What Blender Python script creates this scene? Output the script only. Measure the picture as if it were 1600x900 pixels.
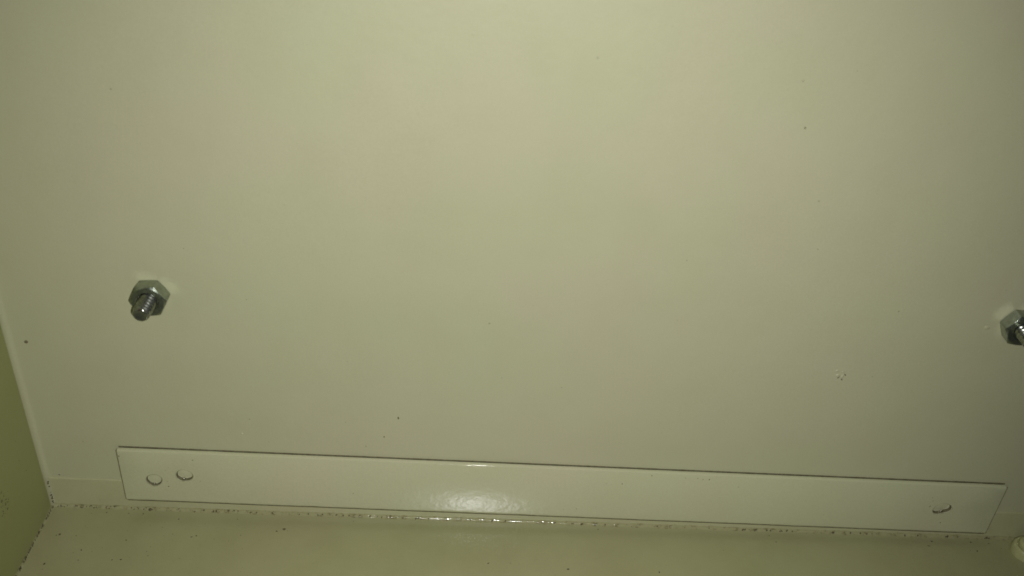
import bpy, bmesh, math, random
from mathutils import Vector, Matrix, noise

MM = 0.001
scene = bpy.context.scene
for o in list(bpy.data.objects):
    bpy.data.objects.remove(o)
C = scene.collection

# ------------------------------------------------------------------ camera
R_ = Vector((0.99798354, -0.01221211, 0.06228741))
U_ = Vector((-0.04549952, 0.54658357, 0.83616756))
F_ = Vector((0.04425665, 0.83731551, -0.54492576))
CAM = Vector((162.24, -277.98, 294.05)) * MM
cam = bpy.data.cameras.new('camera')
cam_ob = bpy.data.objects.new('camera', cam)
C.objects.link(cam_ob)
cam_ob.matrix_world = Matrix(((R_.x, U_.x, -F_.x, CAM.x), (R_.y, U_.y, -F_.y, CAM.y),
                              (R_.z, U_.z, -F_.z, CAM.z), (0, 0, 0, 1)))
cam.sensor_width = 36.0
cam.lens = 36.0 * 1505.1 / 1600.0
cam.clip_start = 0.01
cam.clip_end = 20.0
cam.dof.use_dof = True
cam.dof.focus_distance = 0.375
cam.dof.aperture_fstop = 11.0
scene.camera = cam_ob

# ------------------------------------------------------------------ world: a dark room
world = bpy.data.worlds.new('World')
scene.world = world
world.use_nodes = True
bg = world.node_tree.nodes['Background']
bg.inputs['Color'].default_value = (0.75, 1.0, 0.55, 1)
bg.inputs['Strength'].default_value = 0.012

# ------------------------------------------------------------------ the phone's flash, a little below and right of the lens
flash = bpy.data.lights.new('flash_lamp', 'SPOT')
flash.energy = 4.0
flash.color = (1.0, 1.0, 1.0)
flash.shadow_soft_size = 2.6 * MM
flash.spot_size = math.radians(94)
flash.spot_blend = 1.0
flash_ob = bpy.data.objects.new('flash_lamp', flash)
C.objects.link(flash_ob)
FP = CAM + R_ * (13 * MM) - U_ * (17 * MM)
AIM = Vector((176, 0, 112)) * MM
flash_ob.location = FP
flash_ob.rotation_euler = (AIM - FP).to_track_quat('-Z', 'Y').to_euler()

vs = scene.view_settings
vs.view_transform = 'Standard'
vs.look = 'None'
vs.exposure = 0.0
vs.gamma = 1.0
vs.use_curve_mapping = False
scene.render.engine = 'CYCLES'
cy = scene.cycles
cy.use_denoising = True
cy.caustics_reflective = True
cy.blur_glossy = 0.0
cy.max_bounces = 10
cy.diffuse_bounces = 5
cy.glossy_bounces = 6
cy.sample_clamp_indirect = 3.5
cy.filter_width = 1.65

# ------------------------------------------------------------------ materials
class NT:
    def __init__(s, name):
        s.m = bpy.data.materials.new(name)
        s.m.use_nodes = True
        s.t = s.m.node_tree
        s.b = s.t.nodes['Principled BSDF']
        s.geo = s.n('ShaderNodeNewGeometry')
    def n(s, typ, **kw):
        x = s.t.nodes.new(typ)
        for k, v in kw.items():
            setattr(x, k, v)
        return x
    def l(s, a, b):
        s.t.links.new(a, b)
    def noise(s, scale, detail=2.0, rough=0.5, vec=None):
        x = s.n('ShaderNodeTexNoise')
        x.inputs['Scale'].default_value = scale
        x.inputs['Detail'].default_value = detail
        x.inputs['Roughness'].default_value = rough
        s.l(vec or s.geo.outputs['Position'], x.inputs['Vector'])
        return x.outputs['Fac']
    def ramp(s, fac, stops):
        x = s.n('ShaderNodeValToRGB')
        el = x.color_ramp.elements
        while len(el) < len(stops):
            el.new(0.5)
        for e, (p, c) in zip(el, stops):
            e.position = p
            e.color = (*c, 1) if len(c) == 3 else c
        s.l(fac, x.inputs['Fac'])
        return x.outputs['Color']
    def mix(s, fac, a, b, mode='MIX'):
        x = s.n('ShaderNodeMix', data_type='RGBA', blend_type=mode)
        for sock, v in ((x.inputs[0], fac), (x.inputs[6], a), (x.inputs[7], b)):
            if isinstance(v, (int, float)):
                sock.default_value = v
            elif isinstance(v, tuple):
                sock.default_value = (*v, 1)
            else:
                s.l(v, sock)
        return x.outputs[2]
    def bump(s, h, dist, strength=1.0, normal=None):
        x = s.n('ShaderNodeBump')
        x.inputs['Strength'].default_value = strength
        x.inputs['Distance'].default_value = dist
        s.l(h, x.inputs['Height'])
        if normal is not None:
            s.l(normal, x.inputs['Normal'])
        return x.outputs['Normal']

def paint(name, col, rough, peel, fine, speck=0.5, grime=0.15, peel_scale=260, spec=0.5):
    """Sprayed enamel: orange peel relief, small tint drift, fine dust specks and smears."""
    k = NT(name)
    drift = k.ramp(k.noise(16, 3), [(0.3, (0.965, 1.0, 0.955)), (0.7, (1.0, 0.975, 0.985))])
    c = k.mix(1.0, col, drift, 'MULTIPLY')
    smear = k.ramp(k.noise(38, 5, 0.62), [(0.42, (1, 1, 1)), (0.80, (0.80, 0.78, 0.70))])
    c = k.mix(grime, c, k.mix(1.0, c, smear, 'MULTIPLY'))
    grain = k.ramp(k.noise(2600, 2), [(0.3, (0.955, 0.955, 0.95)), (0.7, (1.03, 1.03, 1.03))])
    c = k.mix(1.0, c, grain, 'MULTIPLY')
    v = k.n('ShaderNodeTexVoronoi')
    v.inputs['Scale'].default_value = 210
    k.l(k.geo.outputs['Position'], v.inputs['Vector'])
    dot = k.ramp(v.outputs['Distance'], [(0.045, (1, 1, 1)), (0.085, (0, 0, 0))])
    keep = k.ramp(k.noise(95, 2), [(0.60, (0, 0, 0)), (0.68, (1, 1, 1))])
    f = k.mix(1.0, dot, keep, 'MULTIPLY')
    f = k.mix(1.0, f, (speck, speck, speck), 'MULTIPLY')
    c = k.mix(f, c, (0.10, 0.085, 0.045))
    k.l(c, k.b.inputs['Base Color'])
    rr = k.n('ShaderNodeMapRange')
    rr.inputs['To Min'].default_value = rough * 0.85
    rr.inputs['To Max'].default_value = rough * 1.2
    k.l(k.noise(60, 3), rr.inputs['Value'])
    k.l(rr.outputs[0], k.b.inputs['Roughness'])
    k.b.inputs['Specular IOR Level'].default_value = spec
    n1 = k.bump(k.noise(peel_scale, 2), peel * MM)
    n2 = k.bump(k.noise(peel_scale * 5, 2), fine * MM, normal=n1)
    k.l(n2, k.b.inputs['Normal'])
    return k.m

M = {}
M['wall'] = paint('wall_enamel', (0.466, 0.457, 0.294), 0.42, 0.09, 0.02, grime=0.18)
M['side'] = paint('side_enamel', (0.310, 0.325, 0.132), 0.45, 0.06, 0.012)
M['floor'] = paint('floor_enamel', (0.352, 0.347, 0.182), 0.235, 0.05, 0.010, speck=0.8, grime=0.5, spec=0.6)
M['flange'] = paint('flange_enamel', (0.442, 0.432, 0.255), 0.38, 0.06, 0.012, grime=0.6)
M['strip'] = paint('strip_enamel', (0.515, 0.512, 0.33), 0.045, 0.075, 0.006, speck=0.35, grime=0.12, peel_scale=420, spec=0.8)

k = NT('sealant')
c = k.ramp(k.noise(420, 4, 0.7), [(0.30, (0.17, 0.15, 0.07)), (0.46, (0.315, 0.305, 0.155)), (0.8, (0.36, 0.35, 0.19))])
k.l(c, k.b.inputs['Base Color'])
k.b.inputs['Roughness'].default_value = 0.065
k.b.inputs['Specular IOR Level'].default_value = 0.6
k.l(k.bump(k.noise(1000, 2, 0.6), 0.15 * MM), k.b.inputs['Normal'])
M['sealant'] = k.m

k = NT('grime')
k.l(k.ramp(k.noise(900, 3), [(0.3, (0.055, 0.045, 0.02)), (0.7, (0.14, 0.12, 0.058))]), k.b.inputs['Base Color'])
k.b.inputs['Roughness'].default_value = 0.9
M['grime'] = k.m

k = NT('soft_grime_shade')  # dirt colour, also the darker painted shade along the plate's lower edge
k.l(k.ramp(k.noise(700, 3), [(0.3, (0.10, 0.09, 0.042)), (0.7, (0.17, 0.155, 0.08))]), k.b.inputs['Base Color'])
k.b.inputs['Roughness'].default_value = 0.85
M['soft_grime_shade'] = k.m

k = NT('dust_shade_film')  # painted shade on the plate's lower edge, and dirt on its ends
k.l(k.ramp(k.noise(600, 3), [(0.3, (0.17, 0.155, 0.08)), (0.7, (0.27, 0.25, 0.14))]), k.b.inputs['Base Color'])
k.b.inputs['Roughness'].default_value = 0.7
M['dust_shade_film'] = k.m

def zinc(name, dark, light, rust, bev=0.28, r0=0.14, r1=0.30):
    k = NT(name)
    c = k.ramp(k.noise(500, 4, 0.6), [(0.3, dark), (0.7, light)])
    c = k.mix(k.ramp(k.noise(260, 4, 0.65), [(0.60, (0, 0, 0)), (0.72, (rust, rust, rust))]), c, (0.16, 0.075, 0.03))
    k.l(c, k.b.inputs['Base Color'])
    k.b.inputs['Metallic'].default_value = 0.9
    r = k.n('ShaderNodeMapRange')
    r.inputs['To Min'].default_value = r0
    r.inputs['To Max'].default_value = r1
    k.l(k.noise(700, 3), r.inputs['Value'])
    k.l(r.outputs[0], k.b.inputs['Roughness'])
    nrm = None
    if bev:
        bv = k.n('ShaderNodeBevel', samples=4)
        bv.inputs['Radius'].default_value = bev * MM
        nrm = bv.outputs[0]
    k.l(k.bump(k.noise(1300, 3), 0.03 * MM, normal=nrm), k.b.inputs['Normal'])
    return k.m
M['zinc'] = zinc('zinc_plating', (0.25, 0.28, 0.22), (0.39, 0.43, 0.35), 0.35)
M['thread'] = zinc('thread_steel', (0.24, 0.25, 0.21), (0.44, 0.46, 0.40), 0.8, 0.0, 0.16, 0.28)

k = NT('glint_metal')  # for the glint beads added in the dimples
k.b.inputs['Base Color'].default_value = (0.62, 0.60, 0.52, 1)
k.b.inputs['Metallic'].default_value = 1.0
k.b.inputs['Roughness'].default_value = 0.14
M['glint_metal'] = k.m

k = NT('cream_plastic')
k.l(k.ramp(k.noise(180, 3), [(0.3, (0.42, 0.42, 0.20)), (0.7, (0.50, 0.50, 0.26))]), k.b.inputs['Base Color'])
k.b.inputs['Roughness'].default_value = 0.38
k.b.inputs['Subsurface Weight'].default_value = 0.3
k.b.inputs['Subsurface Radius'].default_value = (1.0, 0.9, 0.5)
k.b.inputs['Subsurface Scale'].default_value = 2 * MM
M['plastic'] = k.m

# ------------------------------------------------------------------ helpers
def obj(name, bm, mat, parent=None, smooth=None, recalc=True):
    if recalc:
        bmesh.ops.recalc_face_normals(bm, faces=bm.faces)
    me = bpy.data.meshes.new(name)
    bm.to_mesh(me)
    bm.free()
    if smooth is not None:
        for p in me.polygons:
            p.use_smooth = True
        me.set_sharp_from_angle(angle=math.radians(smooth))
    o = bpy.data.objects.new(name, me)
    me.materials.append(M[mat])
    C.objects.link(o)
    if parent:
        o.parent = parent
    return o

def empty(name, loc):
    o = bpy.data.objects.new(name, None)
    o.empty_display_size = 0.005
    C.objects.link(o)
    o.location = Vector(loc) * MM
    return o

def tag(o, label=None, cat=None, group=None, kind=None):
    for a, b in (('label', label), ('category', cat), ('group', group), ('kind', kind)):
        if b:
            o[a] = b
    return o

def sweep(bm, profile, xs, jitter=None):
    """profile: list of (y, z) in mm; swept along x at stations xs (mm)."""
    rows = []
    for x in xs:
        row = []
        for i, (y, z) in enumerate(profile):
            if jitter:
                y, z = jitter(x, i, y, z)
            row.append(bm.verts.new((x * MM, y * MM, z * MM)))
        rows.append(row)
    for a, b in zip(rows, rows[1:]):
        for i in range(len(profile) - 1):
            bm.faces.new((a[i], b[i], b[i + 1], a[i + 1]))
    return rows

# ------------------------------------------------------------------ the setting: a painted steel cabinet corner
XR, ZT, YF = 560.0, 420.0, -420.0     # extents in mm
RC = 2.1                              # bend radius of the left corner
FL, FH = 0.6, 15.0                    # flange proud of the wall, its height

# back wall: a sheet, very slightly oil-canned
bm = bmesh.new()
nx, nz = 70, 56
vv = []
for j in range(nz + 1):
    row = []
    for i in range(nx + 1):
        x = RC + (XR - RC) * i / nx
        z = -2 + (ZT + 2) * j / nz
        e = min(1, (x - RC) / 25, max(0, z - 32) / 30)
        y = 0.32 * e * noise.noise(Vector((x / 85, z / 85, 3.1)))
        row.append(bm.verts.new((x * MM, y * MM, z * MM)))
    vv.append(row)
for j in range(nz):
    for i in range(nx):
        bm.faces.new((vv[j][i], vv[j][i + 1], vv[j + 1][i + 1], vv[j + 1][i]))
wall_back = tag(obj('wall_back', bm, 'wall', smooth=40), 'pale grey-green painted back sheet of the metal cabinet', None, kind='structure')

# left wall, and the back sheet's rounded bend into it
def upright(name, prof, mat, parent=None):
    bm = bmesh.new()
    zs = [-2, 30, 60, 110, 200, 300, ZT]
    cols = [[bm.verts.new((x * MM, y * MM, z * MM)) for z in zs] for (x, y) in prof]
    for a, b in zip(cols, cols[1:]):
        for i in range(len(zs) - 1):
            bm.faces.new((a[i], b[i], b[i + 1], a[i + 1]))
    return obj(name, bm, mat, parent, smooth=40)
arc = [(RC - RC * math.cos(math.radians(90 * i / 14)), -RC + RC * math.sin(math.radians(90 * i / 14))) for i in range(15)]
upright('corner_bend', arc, 'wall', wall_back)
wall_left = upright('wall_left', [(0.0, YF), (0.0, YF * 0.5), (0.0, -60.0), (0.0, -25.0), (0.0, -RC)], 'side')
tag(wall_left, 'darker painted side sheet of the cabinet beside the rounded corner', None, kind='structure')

# floor
bm = bmesh.new()
g = []
nx, ny = 60, 40
for j in range(ny + 1):
    row = []
    for i in range(nx + 1):
        x = XR * i / nx - 0.0
        y = YF * (j / ny) ** 1.5
        e = min(1, -y / 40)
        row.append(bm.verts.new((x * MM, y * MM, 0.25 * e * noise.noise(Vector((x / 90, y / 90, 9.0))) * MM)))
    g.append(row)
for j in range(ny):
    for i in range(nx):
        bm.faces.new((g[j][i], g[j][i + 1], g[j + 1][i + 1], g[j + 1][i]))
floor = tag(obj('floor', bm, 'floor', smooth=40), 'painted metal cabinet floor with dirt specks', None, kind='structure')

# the floor sheet's upturned rear flange, its top edge rounded
bm = bmesh.new()
prof = [(-FL, 0.0), (-FL, FH - 0.45)]
for i in range(1, 7):
    a = math.radians(90 * i / 6)
    prof.append((-FL + 0.45 - 0.45 * math.cos(a), FH - 0.45 + 0.45 * math.sin(a)))
prof.append((0.3, FH))
def fj(x, i, y, z):
    if i >= 1:
        z += 0.18 * noise.noise(Vector((x / 9, 0.3, 0))) + 0.25 * noise.noise(Vector((x / 60, 1.3, 0)))
    return y, z
sweep(bm, prof, [1.2 + i * 2.0 for i in range(0, 280)], fj)
obj('upturned_flange', bm, 'flange', floor, smooth=50)

# sealant run into the joint between floor and flange: lumpy fillet with pin-holes
rnd = random.Random(7)
def fillet(r, n=7):
    out = []
    for i in range(n + 1):
        a = math.radians(90 * i / n)
        out.append((-FL - r + r * math.sin(a), r - r * math.cos(a)))
    return out
def bj(x, i, y, z):
    w = 1.0 + 0.30 * noise.noise(Vector((x / 6, 0, 5))) + 0.22 * noise.noise(Vector((x / 1.7, 2, 5)))
    yy, zz = (y + FL) * w - FL, z * w
    b = 0.10 * noise.noise(Vector((x / 0.9, yy / 0.9, zz / 0.9)))
    if 0 < i < 7:
        yy -= abs(b) * 0.7
        zz += abs(b) * 0.7
    else:
        if i == 0:
            zz = -0.05
        else:
            yy = -FL + 0.05
    return yy, zz
bm = bmesh.new()
sweep(bm, fillet(1.35), [0.6 + i * 0.4 for i in range(0, 1380)], bj)
obj('sealant_bead', bm, 'sealant', floor, smooth=60)

# narrower sealant run along the left wall
bm = bmesh.new()
rows = []
for kx in range(0, 420):
    t = 1.0 + kx * 1.0
    w = 0.9 * (1.0 + 0.45 * noise.noise(Vector((t / 5, 7, 5))) + 0.2 * noise.noise(Vector((t / 1.5, 2, 9))))
    if kx < 6:
        w *= 1.9 - kx * 0.15
    rows.append([bm.verts.new(((w - w * math.sin(a)) * MM, -t * MM, (w - w * math.cos(a) + (-0.03 if i == 0 else 0)) * MM))
                 for i, a in enumerate([math.radians(90 * q / 4) for q in range(5)])])
for a, b in zip(rows, rows[1:]):
    for i in range(4):
        bm.faces.new((a[i], b[i], b[i + 1], a[i + 1]))
obj('sealant_bead', bm, 'sealant', floor, smooth=60)

# ------------------------------------------------------------------ dirt lumps
def lump(bm, p, n, r, flat, seed, stretch=1.0, ang=0.0):
    """A small irregular crumb of radius r (mm) lying on the surface with normal n."""
    n = Vector(n).normalized()
    t = n.orthogonal().normalized()
    b = n.cross(t)
    t, b = t * math.cos(ang) + b * math.sin(ang), b * math.cos(ang) - t * math.sin(ang)
    rr = random.Random(seed)
    N = 8
    c = Vector(p)
    ring0, ring1 = [], []
    for i in range(N):
        a = 2 * math.pi * i / N
        q = r * rr.uniform(0.65, 1.15)
        d = t * (q * math.cos(a) * stretch) + b * (q * math.sin(a))
        ring0.append(bm.verts.new((c + d - n * 0.05) * MM))
        ring1.append(bm.verts.new((c + d * 0.62 + n * (r * flat * rr.uniform(0.7, 1.1))) * MM))
    top = bm.verts.new((c + n * r * flat * 1.15) * MM)
    for i in range(N):
        j = (i + 1) % N
        bm.faces.new((ring0[i], ring0[j], ring1[j], ring1[i]))
        bm.faces.new((ring1[i], ring1[j], top))

def specks(name, parent, pts, place, n, mat='grime', scale=0.5, flat=0.25):
    bm = bmesh.new()
    rr = random.Random(len(pts) * 13 + 1)
    for i, (a, b, s) in enumerate(pts):
        lump(bm, place(a, b), n, s * scale, flat, i * 7 + len(pts), rr.uniform(0.8, 1.9), rr.uniform(0, 3.1))
    o = obj(name, bm, mat, parent, smooth=60)
    o['kind'] = 'stuff'
    return o

WALL = [(6.2, 81.0, 1.6), (137.7, 52.4, 0.8), (132.3, 42.5, 0.7), (125.3, 37.5, 0.5), (264.6, 177.7, 0.6), (260.5, 192.7, 0.4), (276.2, 196.9, 0.25), (66.4, 123.0, 0.6), (85.5, 103.4, 0.4), (5.4, 16.4, 0.7), (117.9, 49.2, 0.4), (81.1, 132.4, 0.4), (51.4, 178.2, 0.4), (88.3, 37.9, 0.4), (17.7, 34.3, 0.4), (81.9, 48.9, 0.5)]
FLOOR = [(8.0, -30.1, 1.1), (8.2, -15.6, 0.8), (7.1, -16.0, 0.5), (36.5, -3.5, 0.8), (51.0, -5.6, 0.6), (34.1, -17.3, 0.6), (35.2, -26.8, 0.7), (32.0, -27.2, 0.4), (19.0, -22.8, 0.5), (19.6, -27.8, 0.4), (58.4, -14.6, 0.5), (60.1, -13.9, 0.5), (22.1, -3.5, 0.6), (93.3, -9.1, 1.2), (90.5, -10.2, 0.8), (73.9, -4.6, 0.5), (120.0, -3.6, 0.5), (205.6, -24.4, 0.7), (174.5, -22.8, 0.6), (133.8, -14.6, 0.5), (289.8, -3.6, 0.7), (291.9, -6.9, 0.7), (241.3, -24.5, 0.7), (358.0, -3.6, 0.9), (355.7, -6.2, 0.7), (374.6, -3.4, 0.7), (375.4, -8.1, 0.7), (382.1, -3.8, 0.5), (269.0, -12.3, 0.4)]
STRIP = [(58.9, 28.8, 0.8), (48.0, 14.3, 0.8), (49.1, 24.3, 0.5), (47.7, 22.9, 0.5), (47.9, 17.1, 0.5), (60.6, 17.7, 0.6), (50.8, 14.1, 0.4), (120.1, 14.1, 0.7), (226.0, 24.6, 0.8), (209.4, 9.9, 0.7), (237.2, 29.6, 0.8), (260.2, 28.6, 0.8), (257.7, 28.5, 0.5), (255.5, 29.0, 0.5), (250.7, 29.0, 0.5), (272.5, 25.2, 0.5), (352.2, 18.5, 0.8), (351.8, 23.2, 0.6), (352.6, 21.4, 0.5), (359.3, 9.3, 0.7), (204.1, 9.3, 0.5)]
LEFT = [(-29.6, 36.0, 0.9), (-28.7, 33.6, 0.8), (-30.6, 33.0, 1), (-29.1, 29.8, 0.8), (-28.8, 27.3, 0.8), (-31.7, 29.0, 0.9), (-32.0, 31.5, 0.7), (-27.9, 31.2, 0.6), (-27.5, 27.8, 0.6), (-32.8, 27.9, 0.6), (-31.1, 27.1, 0.5), (-11.4, 29.4, 0.6), (-14.0, 36.7, 0.4), (-12.9, 45.2, 0.4)]
r5 = random.Random(5)
LEFT += [(-30.0 + r5.gauss(0, 1.6), 30.8 + r5.gauss(0, 2.4), r5.uniform(0.3, 0.6)) for _ in range(26)]
FINE = []
FINE += [(r5.uniform(4, 120) , -4 - abs(r5.gauss(0, 16)), r5.uniform(0.2, 0.4)) for _ in range(60)]
FINE += [(r5.uniform(120, 420), -4 - abs(r5.gauss(0, 14)), r5.uniform(0.18, 0.35)) for _ in range(40)]

specks('dirt_specks', wall_back, WALL, lambda a, b: (a, -0.02, b), (0, -1, 0), 'soft_grime_shade', 0.48, 0.15)
specks('dirt_specks', floor, FLOOR, lambda a, b: (a, b, 0.0), (0, 0, 1), 'grime', 0.55, 0.15)
specks('fine_dust', floor, FINE, lambda a, b: (a, b, 0.0), (0, 0, 1), 'soft_grime_shade', 0.5, 0.12)
specks('dirt_specks', wall_left, LEFT, lambda a, b: (0.0, a, b), (1, 0, 0), 'grime', 0.5, 0.12)

# dark crumbs and pin-holes packed into the rear and left joints
PITS = [63.6, 64.8, 78.4, 80.7, 87.2, 97.9, 101.5, 105.4, 107.2, 112.8, 115.5, 117.9, 122.1, 126.3, 129.3, 131.1, 133.2, 134.4, 136.8, 138.0, 139.5, 144.9, 145.8, 150.0, 157.5, 163.3, 166.9, 175.9, 181.3, 188.1, 194.3, 196.1, 201.5, 208.4, 209.0, 212.4, 212.9, 218.2, 218.7, 222.2, 243.7, 265.2, 279.3, 279.8, 280.2, 281.9, 284.0, 284.4, 284.9, 289.2, 290.8, 294.7, 295.3, 295.7, 297.7, 300.0, 316.9, 317.4, 324.4, 328.7, 331.4, 333.5, 347.4, 352.8, 364.7, 365.2, 365.6, 369.8, 381.4, 381.9, 382.3, 382.8, 383.3]
bm = bmesh.new()
q = 0.7071
def on_bead(x, s):      # a point on the fillet, s = 0 floor side, 1 flange side
    a = math.radians(90 * s)
    r = 1.35
    return (x, -FL - r + r * math.sin(a) - 0.12, r - r * math.cos(a) + 0.12)
for i, x in enumerate(PITS):
    lump(bm, on_bead(x, r5.uniform(0.38, 0.55)), (0, -q, q), r5.uniform(0.22, 0.42), 0.3, i, r5.uniform(1.0, 1.8), r5.uniform(-0.3, 0.3))
for i in range(55):
    x = 1.5 + 72 * r5.random() ** 1.3
    lump(bm, on_bead(x, r5.uniform(0.22, 0.75)), (0, -q, q), r5.uniform(0.12, 0.32), 0.3, 300 + i, r5.uniform(1.0, 1.6), r5.uniform(0, 3))
lump(bm, on_bead(38.6, 0.3), (0, -q, q), 0.7, 0.4, 901, 1.2, 0.2)
for i in range(60):
    lump(bm, on_bead(r5.uniform(70, 420), r5.uniform(0.2, 0.8)), (0, -q, q), r5.uniform(0.10, 0.18), 0.3, 500 + i)
for i in range(85):      # left joint
    t = 1.5 + 130 * r5.random() ** 1.6
    lump(bm, (0.42, -t, 0.42), (q, 0, q), r5.uniform(0.2, 0.36), 0.3, 700 + i, r5.uniform(1.2, 3.2), math.pi / 2 + r5.uniform(-0.3, 0.3))
for i in range(16):      # up the corner below the flange top
    lump(bm, (1.15 + r5.uniform(-0.2, 0.2), -1.7, 2 + 13 * r5.random()), (q, -q, 0), r5.uniform(0.2, 0.42), 0.35, 800 + i)
o = obj('joint_dirt', bm, 'grime', floor, smooth=60)
o['kind'] = 'stuff'

# ------------------------------------------------------------------ paint blisters on the back wall
def blister(pts, name='paint_blister'):
    bm = bmesh.new()
    for (x, z, rx, rz, h) in pts:
        N, K = 20, 6
        rings = []
        for kk in range(K):
            f = 1 - kk / K
            hh = h * math.cos(f * math.pi / 2) ** 0.9 if kk else -0.05
            ring = []
            for i in range(N):
                a = 2 * math.pi * i / N
                w = 1 + 0.18 * noise.noise(Vector((math.cos(a) * 1.3 + x, math.sin(a) * 1.3 + z, 0)))
                ring.append(bm.verts.new(((x + rx * f * w * math.cos(a)) * MM, -hh * MM, (z + rz * f * w * math.sin(a)) * MM)))
            rings.append(ring)
        top = bm.verts.new((x * MM, -h * MM, z * MM))
        for a, b in zip(rings, rings[1:]):
            for i in range(N):
                j = (i + 1) % N
                bm.faces.new((a[i], a[j], b[j], b[i]))
        for i in range(N):
            bm.faces.new((rings[-1][i], rings[-1][(i + 1) % N], top))
    return obj(name, bm, 'wall', wall_back, smooth=70)
blister([(298.3, 83.4, 1.0, 0.8, 0.38), (300.6, 83.2, 0.8, 0.8, 0.32), (299.0, 81.4, 1.2, 0.7, 0.42), (300.9, 81.0, 0.7, 1.0, 0.38), (297.5, 85.0, 0.7, 0.7, 0.22)])
blister([(347.2, 105.4, 1.1, 0.9, 0.22)])
blister([(160.0, 201.5, 0.5, 0.5, 0.2)])
blister([(78.5, 41.5, 0.55, 0.4, 0.25)])
bm = bmesh.new()
lump(bm, (300.9, -0.35, 79.7), (0, -1, 0), 0.34, 0.3, 77, 1.8, 1.4)
lump(bm, (301.6, -0.35, 82.0), (0, -1, 0), 0.26, 0.3, 78, 2.2, 1.3)
lump(bm, (299.4, -0.45, 80.6), (0, -1, 0), 0.22, 0.3, 79, 3.2, 0.1)
o = obj('blister_dirt', bm, 'soft_grime_shade', wall_back, smooth=60)
o['kind'] = 'stuff'

# ------------------------------------------------------------------ the mounting strip with three weld dimples
SX, SZ, SL, SH, SF, SB = 30.21, 5.09, 350.0, 27.45, -2.1, -0.62
TILT = math.atan2(4.13 - 6.29, 350.0)
strip = empty('mounting_strip', (SX, SB, SZ))
strip.rotation_euler = (0, -TILT, 0)
tag(strip, 'long pale painted metal strip welded flat along the foot of the back wall', 'metal strip')

def to_local(x, z):          # world wall mm -> strip local mm
    dx, dz = x - SX, z - SZ
    c_, s_ = math.cos(TILT), math.sin(TILT)
    return dx * c_ + dz * s_, -dx * s_ + dz * c_

DIM = []
for (x, z, r, d, kind) in ((42.79, 17.49, 2.95, 0.95, 0), (54.76, 20.49, 3.05, 1.2, 1), (357.57, 17.31, 3.2, 1.3, 2)):
    lx, lz = to_local(x, z)
    DIM.append((lx, lz, r, d, kind))
T = SF - SB                  # local y of the front face (negative)

bm = bmesh.new()
def outline(ins_s, ins_t, ins_b, y, cr=0.5):
    x0, x1, z0, z1 = ins_s, SL - ins_s, ins_b, SH - ins_t
    pts = []
    for (cx, cz, a0) in ((x1 - cr, z1 - cr, 0), (x0 + cr, z1 - cr, 90), (x0 + cr, z0 + cr, 180), (x1 - cr, z0 + cr, 270)):
        for i in range(5):
            a = math.radians(a0 + 22.5 * i)
            pts.append((cx + cr * math.cos(a), cz + cr * math.sin(a)))
    # subdivide long sides so the edge can waver a little
    out = []
    for i, p in enumerate(pts):
        nq = pts[(i + 1) % len(pts)]
        out.append(p)
        dl = math.dist(p, nq)
        if dl > 20:
            for s in range(1, 40):
                f = s / 40
                out.append((p[0] + (nq[0] - p[0]) * f, p[1] + (nq[1] - p[1]) * f))
    res = []
    for (x, z) in out:
        wv = 0.10 * noise.noise(Vector((x / 22, z / 30, 1.7)))
        res.append(bm.verts.new((x * MM, y * MM, (z + wv) * MM)))
    return res
loops = [outline(0, 0, 0.3, 0.0), outline(0, 0, 0.0, T * 0.18)]
for i in range(9):
    a = math.radians(90 * i / 8)
    s = 1 - math.sin(a)
    loops.append(None)
    cc = 1 - math.cos(a)
    loops[-1] = outline(0.35 * cc, 0.35 * cc, 2.3 * cc, T * (1 - 0.8 * s), 0.5 - 0.1 * cc)
for a, b in zip(loops, loops[1:]):
    n = len(a)
    for i in range(n):
        j = (i + 1) % n
        bm.faces.new((a[i], a[j], b[j], b[i]))
front = loops[-1]
edges = [bm.edges.get((front[i], front[(i + 1) % len(front)])) for i in range(len(front))]
HOLE = 1.22
NS = 40
def dim_r(d, a):
    lx, lz, r, dep, kind = d
    w = 1 + 0.05 * math.sin(2 * a + kind) + 0.03 * math.sin(3 * a + 2 * kind)
    if kind == 2:
        w *= 1 + 0.13 * math.cos(2 * (a - 0.5)) + 0.07 * math.cos(3 * a)
    return r * w
for d in DIM:
    ring = [bm.verts.new(((d[0] + HOLE * dim_r(d, 2 * math.pi * i / NS) * math.cos(2 * math.pi * i / NS)) * MM, T * MM,
                          (d[1] + HOLE * dim_r(d, 2 * math.pi * i / NS) * math.sin(2 * math.pi * i / NS)) * MM)) for i in range(NS)]
    edges += [bm.edges.new((ring[i], ring[(i + 1) % NS])) for i in range(NS)]
bmesh.ops.triangle_fill(bm, use_beauty=True, use_dissolve=False, edges=edges, normal=(0, -1, 0))
obj('plate', bm, 'strip', strip, smooth=50)

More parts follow.
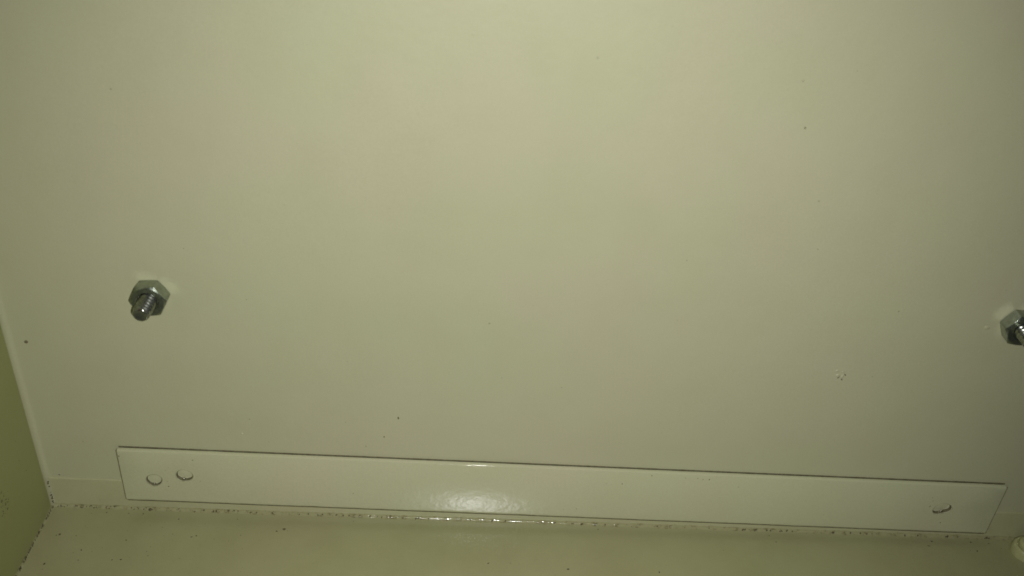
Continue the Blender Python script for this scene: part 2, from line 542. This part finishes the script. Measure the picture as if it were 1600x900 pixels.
for d in DIM:
    bm = bmesh.new()
    lx, lz, r, dep, kind = d
    # radius factor, depth factor: raised lip, steep wall, nearly flat dished bottom
    prof = [(HOLE, 0.0), (1.14, -0.03), (1.07, -0.05), (1.02, 0.0), (0.985, 0.16), (0.955, 0.42), (0.925, 0.72),
            (0.885, 0.92), (0.82, 1.0), (0.6, 0.96), (0.3, 0.90)]
    rings = []
    for (f, h) in prof:
        ring = []
        for i in range(NS):
            a = 2 * math.pi * i / NS
            rr = dim_r(d, a)
            hh = h * dep * (1 + (0.10 * math.sin(a + kind * 1.3) if h > 0.1 else 0))
            ring.append(bm.verts.new(((lx + f * rr * math.cos(a)) * MM, (T + hh) * MM, (lz + f * rr * math.sin(a)) * MM)))
        rings.append(ring)
    mid = bm.verts.new((lx * MM, (T + 0.88 * dep) * MM, lz * MM))
    for a, b in zip(rings, rings[1:]):
        for i in range(NS):
            j = (i + 1) % NS
            bm.faces.new((a[i], a[j], b[j], b[i]))
    for i in range(NS):
        bm.faces.new((rings[-1][i], rings[-1][(i + 1) % NS], mid))
    w = obj('weld_dimple', bm, 'strip', strip, smooth=80)
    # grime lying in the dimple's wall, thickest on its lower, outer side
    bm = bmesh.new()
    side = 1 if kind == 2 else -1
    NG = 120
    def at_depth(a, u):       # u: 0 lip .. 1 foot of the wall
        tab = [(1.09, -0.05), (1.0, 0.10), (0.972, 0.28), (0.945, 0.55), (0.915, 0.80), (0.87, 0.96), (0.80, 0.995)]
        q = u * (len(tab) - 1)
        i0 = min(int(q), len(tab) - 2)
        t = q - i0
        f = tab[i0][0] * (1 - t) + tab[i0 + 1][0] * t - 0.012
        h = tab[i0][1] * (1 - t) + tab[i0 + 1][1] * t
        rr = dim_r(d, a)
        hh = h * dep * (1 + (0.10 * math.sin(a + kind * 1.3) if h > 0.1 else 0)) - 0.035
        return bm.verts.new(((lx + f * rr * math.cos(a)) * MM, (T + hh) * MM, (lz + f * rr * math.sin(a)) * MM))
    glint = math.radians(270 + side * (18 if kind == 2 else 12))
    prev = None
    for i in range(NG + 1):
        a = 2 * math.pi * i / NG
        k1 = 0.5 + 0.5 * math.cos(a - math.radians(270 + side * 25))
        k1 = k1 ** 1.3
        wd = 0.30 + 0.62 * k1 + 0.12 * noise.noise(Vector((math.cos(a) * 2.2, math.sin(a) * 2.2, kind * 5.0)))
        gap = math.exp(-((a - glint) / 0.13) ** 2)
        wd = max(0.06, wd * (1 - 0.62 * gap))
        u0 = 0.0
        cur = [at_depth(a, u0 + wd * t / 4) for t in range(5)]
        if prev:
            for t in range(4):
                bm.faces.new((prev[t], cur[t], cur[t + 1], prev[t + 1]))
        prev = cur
    o = obj('dimple_grime', bm, 'soft_grime_shade', w, smooth=60)
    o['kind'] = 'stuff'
    # a shiny metal bead added to make a glint at the foot of the dimple
    bm = bmesh.new()
    R0 = dim_r(d, glint)
    bmesh.ops.create_uvsphere(bm, u_segments=16, v_segments=10, radius=1.0)
    bmesh.ops.transform(bm, verts=bm.verts, matrix=Matrix.Translation(Vector((lx + 0.90 * R0 * math.cos(glint), T + 0.75 * dep, lz + 0.90 * R0 * math.sin(glint))) * MM)
                        @ Matrix.Diagonal((0.70 * MM, 0.55 * MM, 0.55 * MM, 1)))
    obj('glint_bead', bm, 'glint_metal', w, smooth=180)

# dirt line in the crevice around the plate's top and ends
bm = bmesh.new()
def crevice(p0, p1, rad, off, seed):
    p0, p1 = Vector((p0[0], 0, p0[1])), Vector((p1[0], 0, p1[1]))
    L = (p1 - p0).length
    n = max(4, int(L / 1.2))
    d = (p1 - p0).normalized()
    s = Vector((-d.z, 0, d.x)) * -1
    rows = []
    for i in range(n + 1):
        p = p0 + (p1 - p0) * (i / n)
        w = rad * (1 + 0.35 * noise.noise(Vector((i * 0.17, seed, 0))) + 0.2 * noise.noise(Vector((i * 0.8, seed, 3))))
        row = []
        for kq in range(7):
            a = math.pi * kq / 6
            row.append(bm.verts.new(((p + s * (off + w * math.cos(a)) + Vector((0, BY - w * 0.45 * math.sin(a), 0))) * MM)))
        rows.append(row)
    for a, b in zip(rows, rows[1:]):
        for i in range(6):
            bm.faces.new((a[i], b[i], b[i + 1], a[i + 1]))
BY = 0.62
# shading of the plate's rolled-under lower edge, painted on as a dark film
def edge_shade(bm, top, out, seed):
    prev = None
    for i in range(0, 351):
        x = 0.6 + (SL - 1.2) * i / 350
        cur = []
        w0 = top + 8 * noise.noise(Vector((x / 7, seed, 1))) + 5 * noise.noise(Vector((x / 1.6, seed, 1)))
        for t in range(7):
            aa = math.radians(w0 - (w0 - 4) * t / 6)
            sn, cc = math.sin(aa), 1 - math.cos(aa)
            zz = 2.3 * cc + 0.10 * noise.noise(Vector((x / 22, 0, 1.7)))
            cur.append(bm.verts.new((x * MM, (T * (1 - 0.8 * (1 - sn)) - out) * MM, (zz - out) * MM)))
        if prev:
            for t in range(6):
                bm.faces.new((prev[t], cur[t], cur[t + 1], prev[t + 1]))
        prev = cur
edge_shade(bm, 48, 0.045, 4.0)  # darker band of painted shade, in one mesh with the crevice dirt
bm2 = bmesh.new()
edge_shade(bm2, 66, 0.025, 9.0)  # wider, paler band of painted shade
o = obj('edge_shade', bm2, 'dust_shade_film', strip, smooth=60)
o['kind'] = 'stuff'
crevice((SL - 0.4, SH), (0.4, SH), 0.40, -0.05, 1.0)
o = obj('crevice_dirt_and_shade', bm, 'soft_grime_shade', strip, smooth=60)
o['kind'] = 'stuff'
bm = bmesh.new()
BY = T + 0.40
crevice((0.0, SH - 0.2), (0.0, 0.9), 0.24, 0.06, 2.0)
crevice((SL, 0.9), (SL, SH - 0.1), 0.26, 0.08, 3.0)
o = obj('edge_dirt', bm, 'dust_shade_film', strip, smooth=60)
o['kind'] = 'stuff'
bm = bmesh.new()
for i, (x, z, s) in enumerate(STRIP):
    lx, lz = to_local(x, z)
    lump(bm, (lx, T, lz), (0, -1, 0), s * 0.42, 0.15, 40 + i, r5.uniform(0.8, 1.8), r5.uniform(0, 3))
lump(bm, (0.4, T + 0.3, SH - 3.2), (-1, -1, 0), 0.5, 0.3, 91, 1.6, 0)
o = obj('dirt_specks', bm, 'soft_grime_shade', strip, smooth=60)
o['kind'] = 'stuff'

# ------------------------------------------------------------------ the two bolts
def make_bolt(x, z, acr, h, length, rot, label, shaft_r=3.0):
    root = empty('threaded_bolt', (x, 0, z))
    tag(root, label, 'bolt', 'bolts through the back wall')
    af2 = acr * math.cos(math.pi / 6)
    NA = 96
    bm = bmesh.new()
    def hexr(a):
        b = (a - math.radians(rot)) % (math.pi / 3) - math.pi / 6
        r = af2 / math.cos(b)
        return min(r, acr * 0.985)
    rc = af2 * 0.955
    rings = []
    def ring(fr, fy):
        rings.append([bm.verts.new((fr(2 * math.pi * i / NA + math.radians(rot)) * math.cos(2 * math.pi * i / NA + math.radians(rot)) * MM,
                                    fy(2 * math.pi * i / NA + math.radians(rot)) * MM,
                                    fr(2 * math.pi * i / NA + math.radians(rot)) * math.sin(2 * math.pi * i / NA + math.radians(rot)) * MM)) for i in range(NA)])
    ch = lambda a: (hexr(a) - rc) * math.tan(math.radians(31))
    ring(lambda a: hexr(a) * 0.93, lambda a: 0.12)
    ring(hexr, lambda a: -0.1 - ch(a) * 0.5)
    ring(hexr, lambda a: -(h - ch(a)))
    ring(lambda a: rc, lambda a: -h)
    ring(lambda a: shaft_r + 0.75, lambda a: -h)
    ring(lambda a: shaft_r + 0.05, lambda a: -h + 0.7)
    ring(lambda a: shaft_r + 0.02, lambda a: -h + 2.0)
    for a, b in zip(rings, rings[1:]):
        for i in range(NA):
            j = (i + 1) % NA
            bm.faces.new((a[i], a[j], b[j], b[i]))
    obj('nut', bm, 'zinc', root, smooth=24)
    # threaded shaft: a true helix
    bm = bmesh.new()
    pitch, depth, NT_, per = 1.6, 0.62, 36, 12
    y0, y1 = h - 2.5, length
    steps = int((y1 - y0) / pitch * per)
    rows = []
    for s in range(steps + 1):
        yy = y0 + (y1 - y0) * s / steps
        row = []
        for i in range(NT_):
            a = 2 * math.pi * i / NT_
            ph = (yy / pitch + a / (2 * math.pi)) % 1.0
            tri = min(1.0, max(0.0, abs(ph * 2 - 1) * 1.25 - 0.1))
            r = shaft_r - depth * tri
            end = y1 - yy
            if end < 1.3:
                r = min(r, shaft_r - 0.12 - 0.55 * (1 - end / 1.3) ** 2.2)
            row.append(bm.verts.new((r * math.cos(a) * MM, -yy * MM, r * math.sin(a) * MM)))
        rows.append(row)
    for rr_, dy in ((shaft_r - 0.95, 0.10), (shaft_r - 1.15, 0.06), (0.9, -0.05)):
        rows.append([bm.verts.new((rr_ * math.cos(2 * math.pi * i / NT_) * MM, -(y1 + dy) * MM,
                                   rr_ * math.sin(2 * math.pi * i / NT_) * MM)) for i in range(NT_)])
    for a, b in zip(rows, rows[1:]):
        for i in range(NT_):
            j = (i + 1) % NT_
            bm.faces.new((a[i], a[j], b[j], b[i]))
    bm.faces.new(rows[-1])
    obj('threaded_shaft', bm, 'thread', root, smooth=35)
    return root

make_bolt(53.4, 104.1, 6.55, 5.4, 13.2, 4, 'short zinc bolt end with hex nut beside the rounded left corner')
make_bolt(357.4, 107.9, 6.75, 5.4, 15.5, -5, 'dull zinc bolt end with hex nut above the single weld dimple')

# ------------------------------------------------------------------ cream plastic plug on the floor
plug = empty('plastic_plug', (395.9, -8.2, 0))
tag(plug, 'small round cream plastic plug on the floor past the strip end', 'plug')
def lathe(name, prof, parent, mat, n=48):
    bm = bmesh.new()
    rows = [[bm.verts.new((r * math.cos(2 * math.pi * i / n) * MM, r * math.sin(2 * math.pi * i / n) * MM, z * MM)) for i in range(n)] for (r, z) in prof]
    for a, b in zip(rows, rows[1:]):
        for i in range(n):
            j = (i + 1) % n
            bm.faces.new((a[i], a[j], b[j], b[i]))
    bm.faces.new(rows[-1])
    return obj(name, bm, mat, parent, smooth=40)
lathe('collar', [(6.2, -0.02), (6.3, 0.5), (6.15, 1.8), (5.9, 3.2), (5.55, 3.9), (5.1, 4.2), (4.7, 4.1), (4.4, 3.6), (4.2, 3.4)], plug, 'plastic')
lathe('head', [(4.1, 3.3), (4.15, 5.0), (4.0, 5.6), (3.6, 5.95), (2.0, 6.1), (0.6, 6.12)], plug, 'plastic')
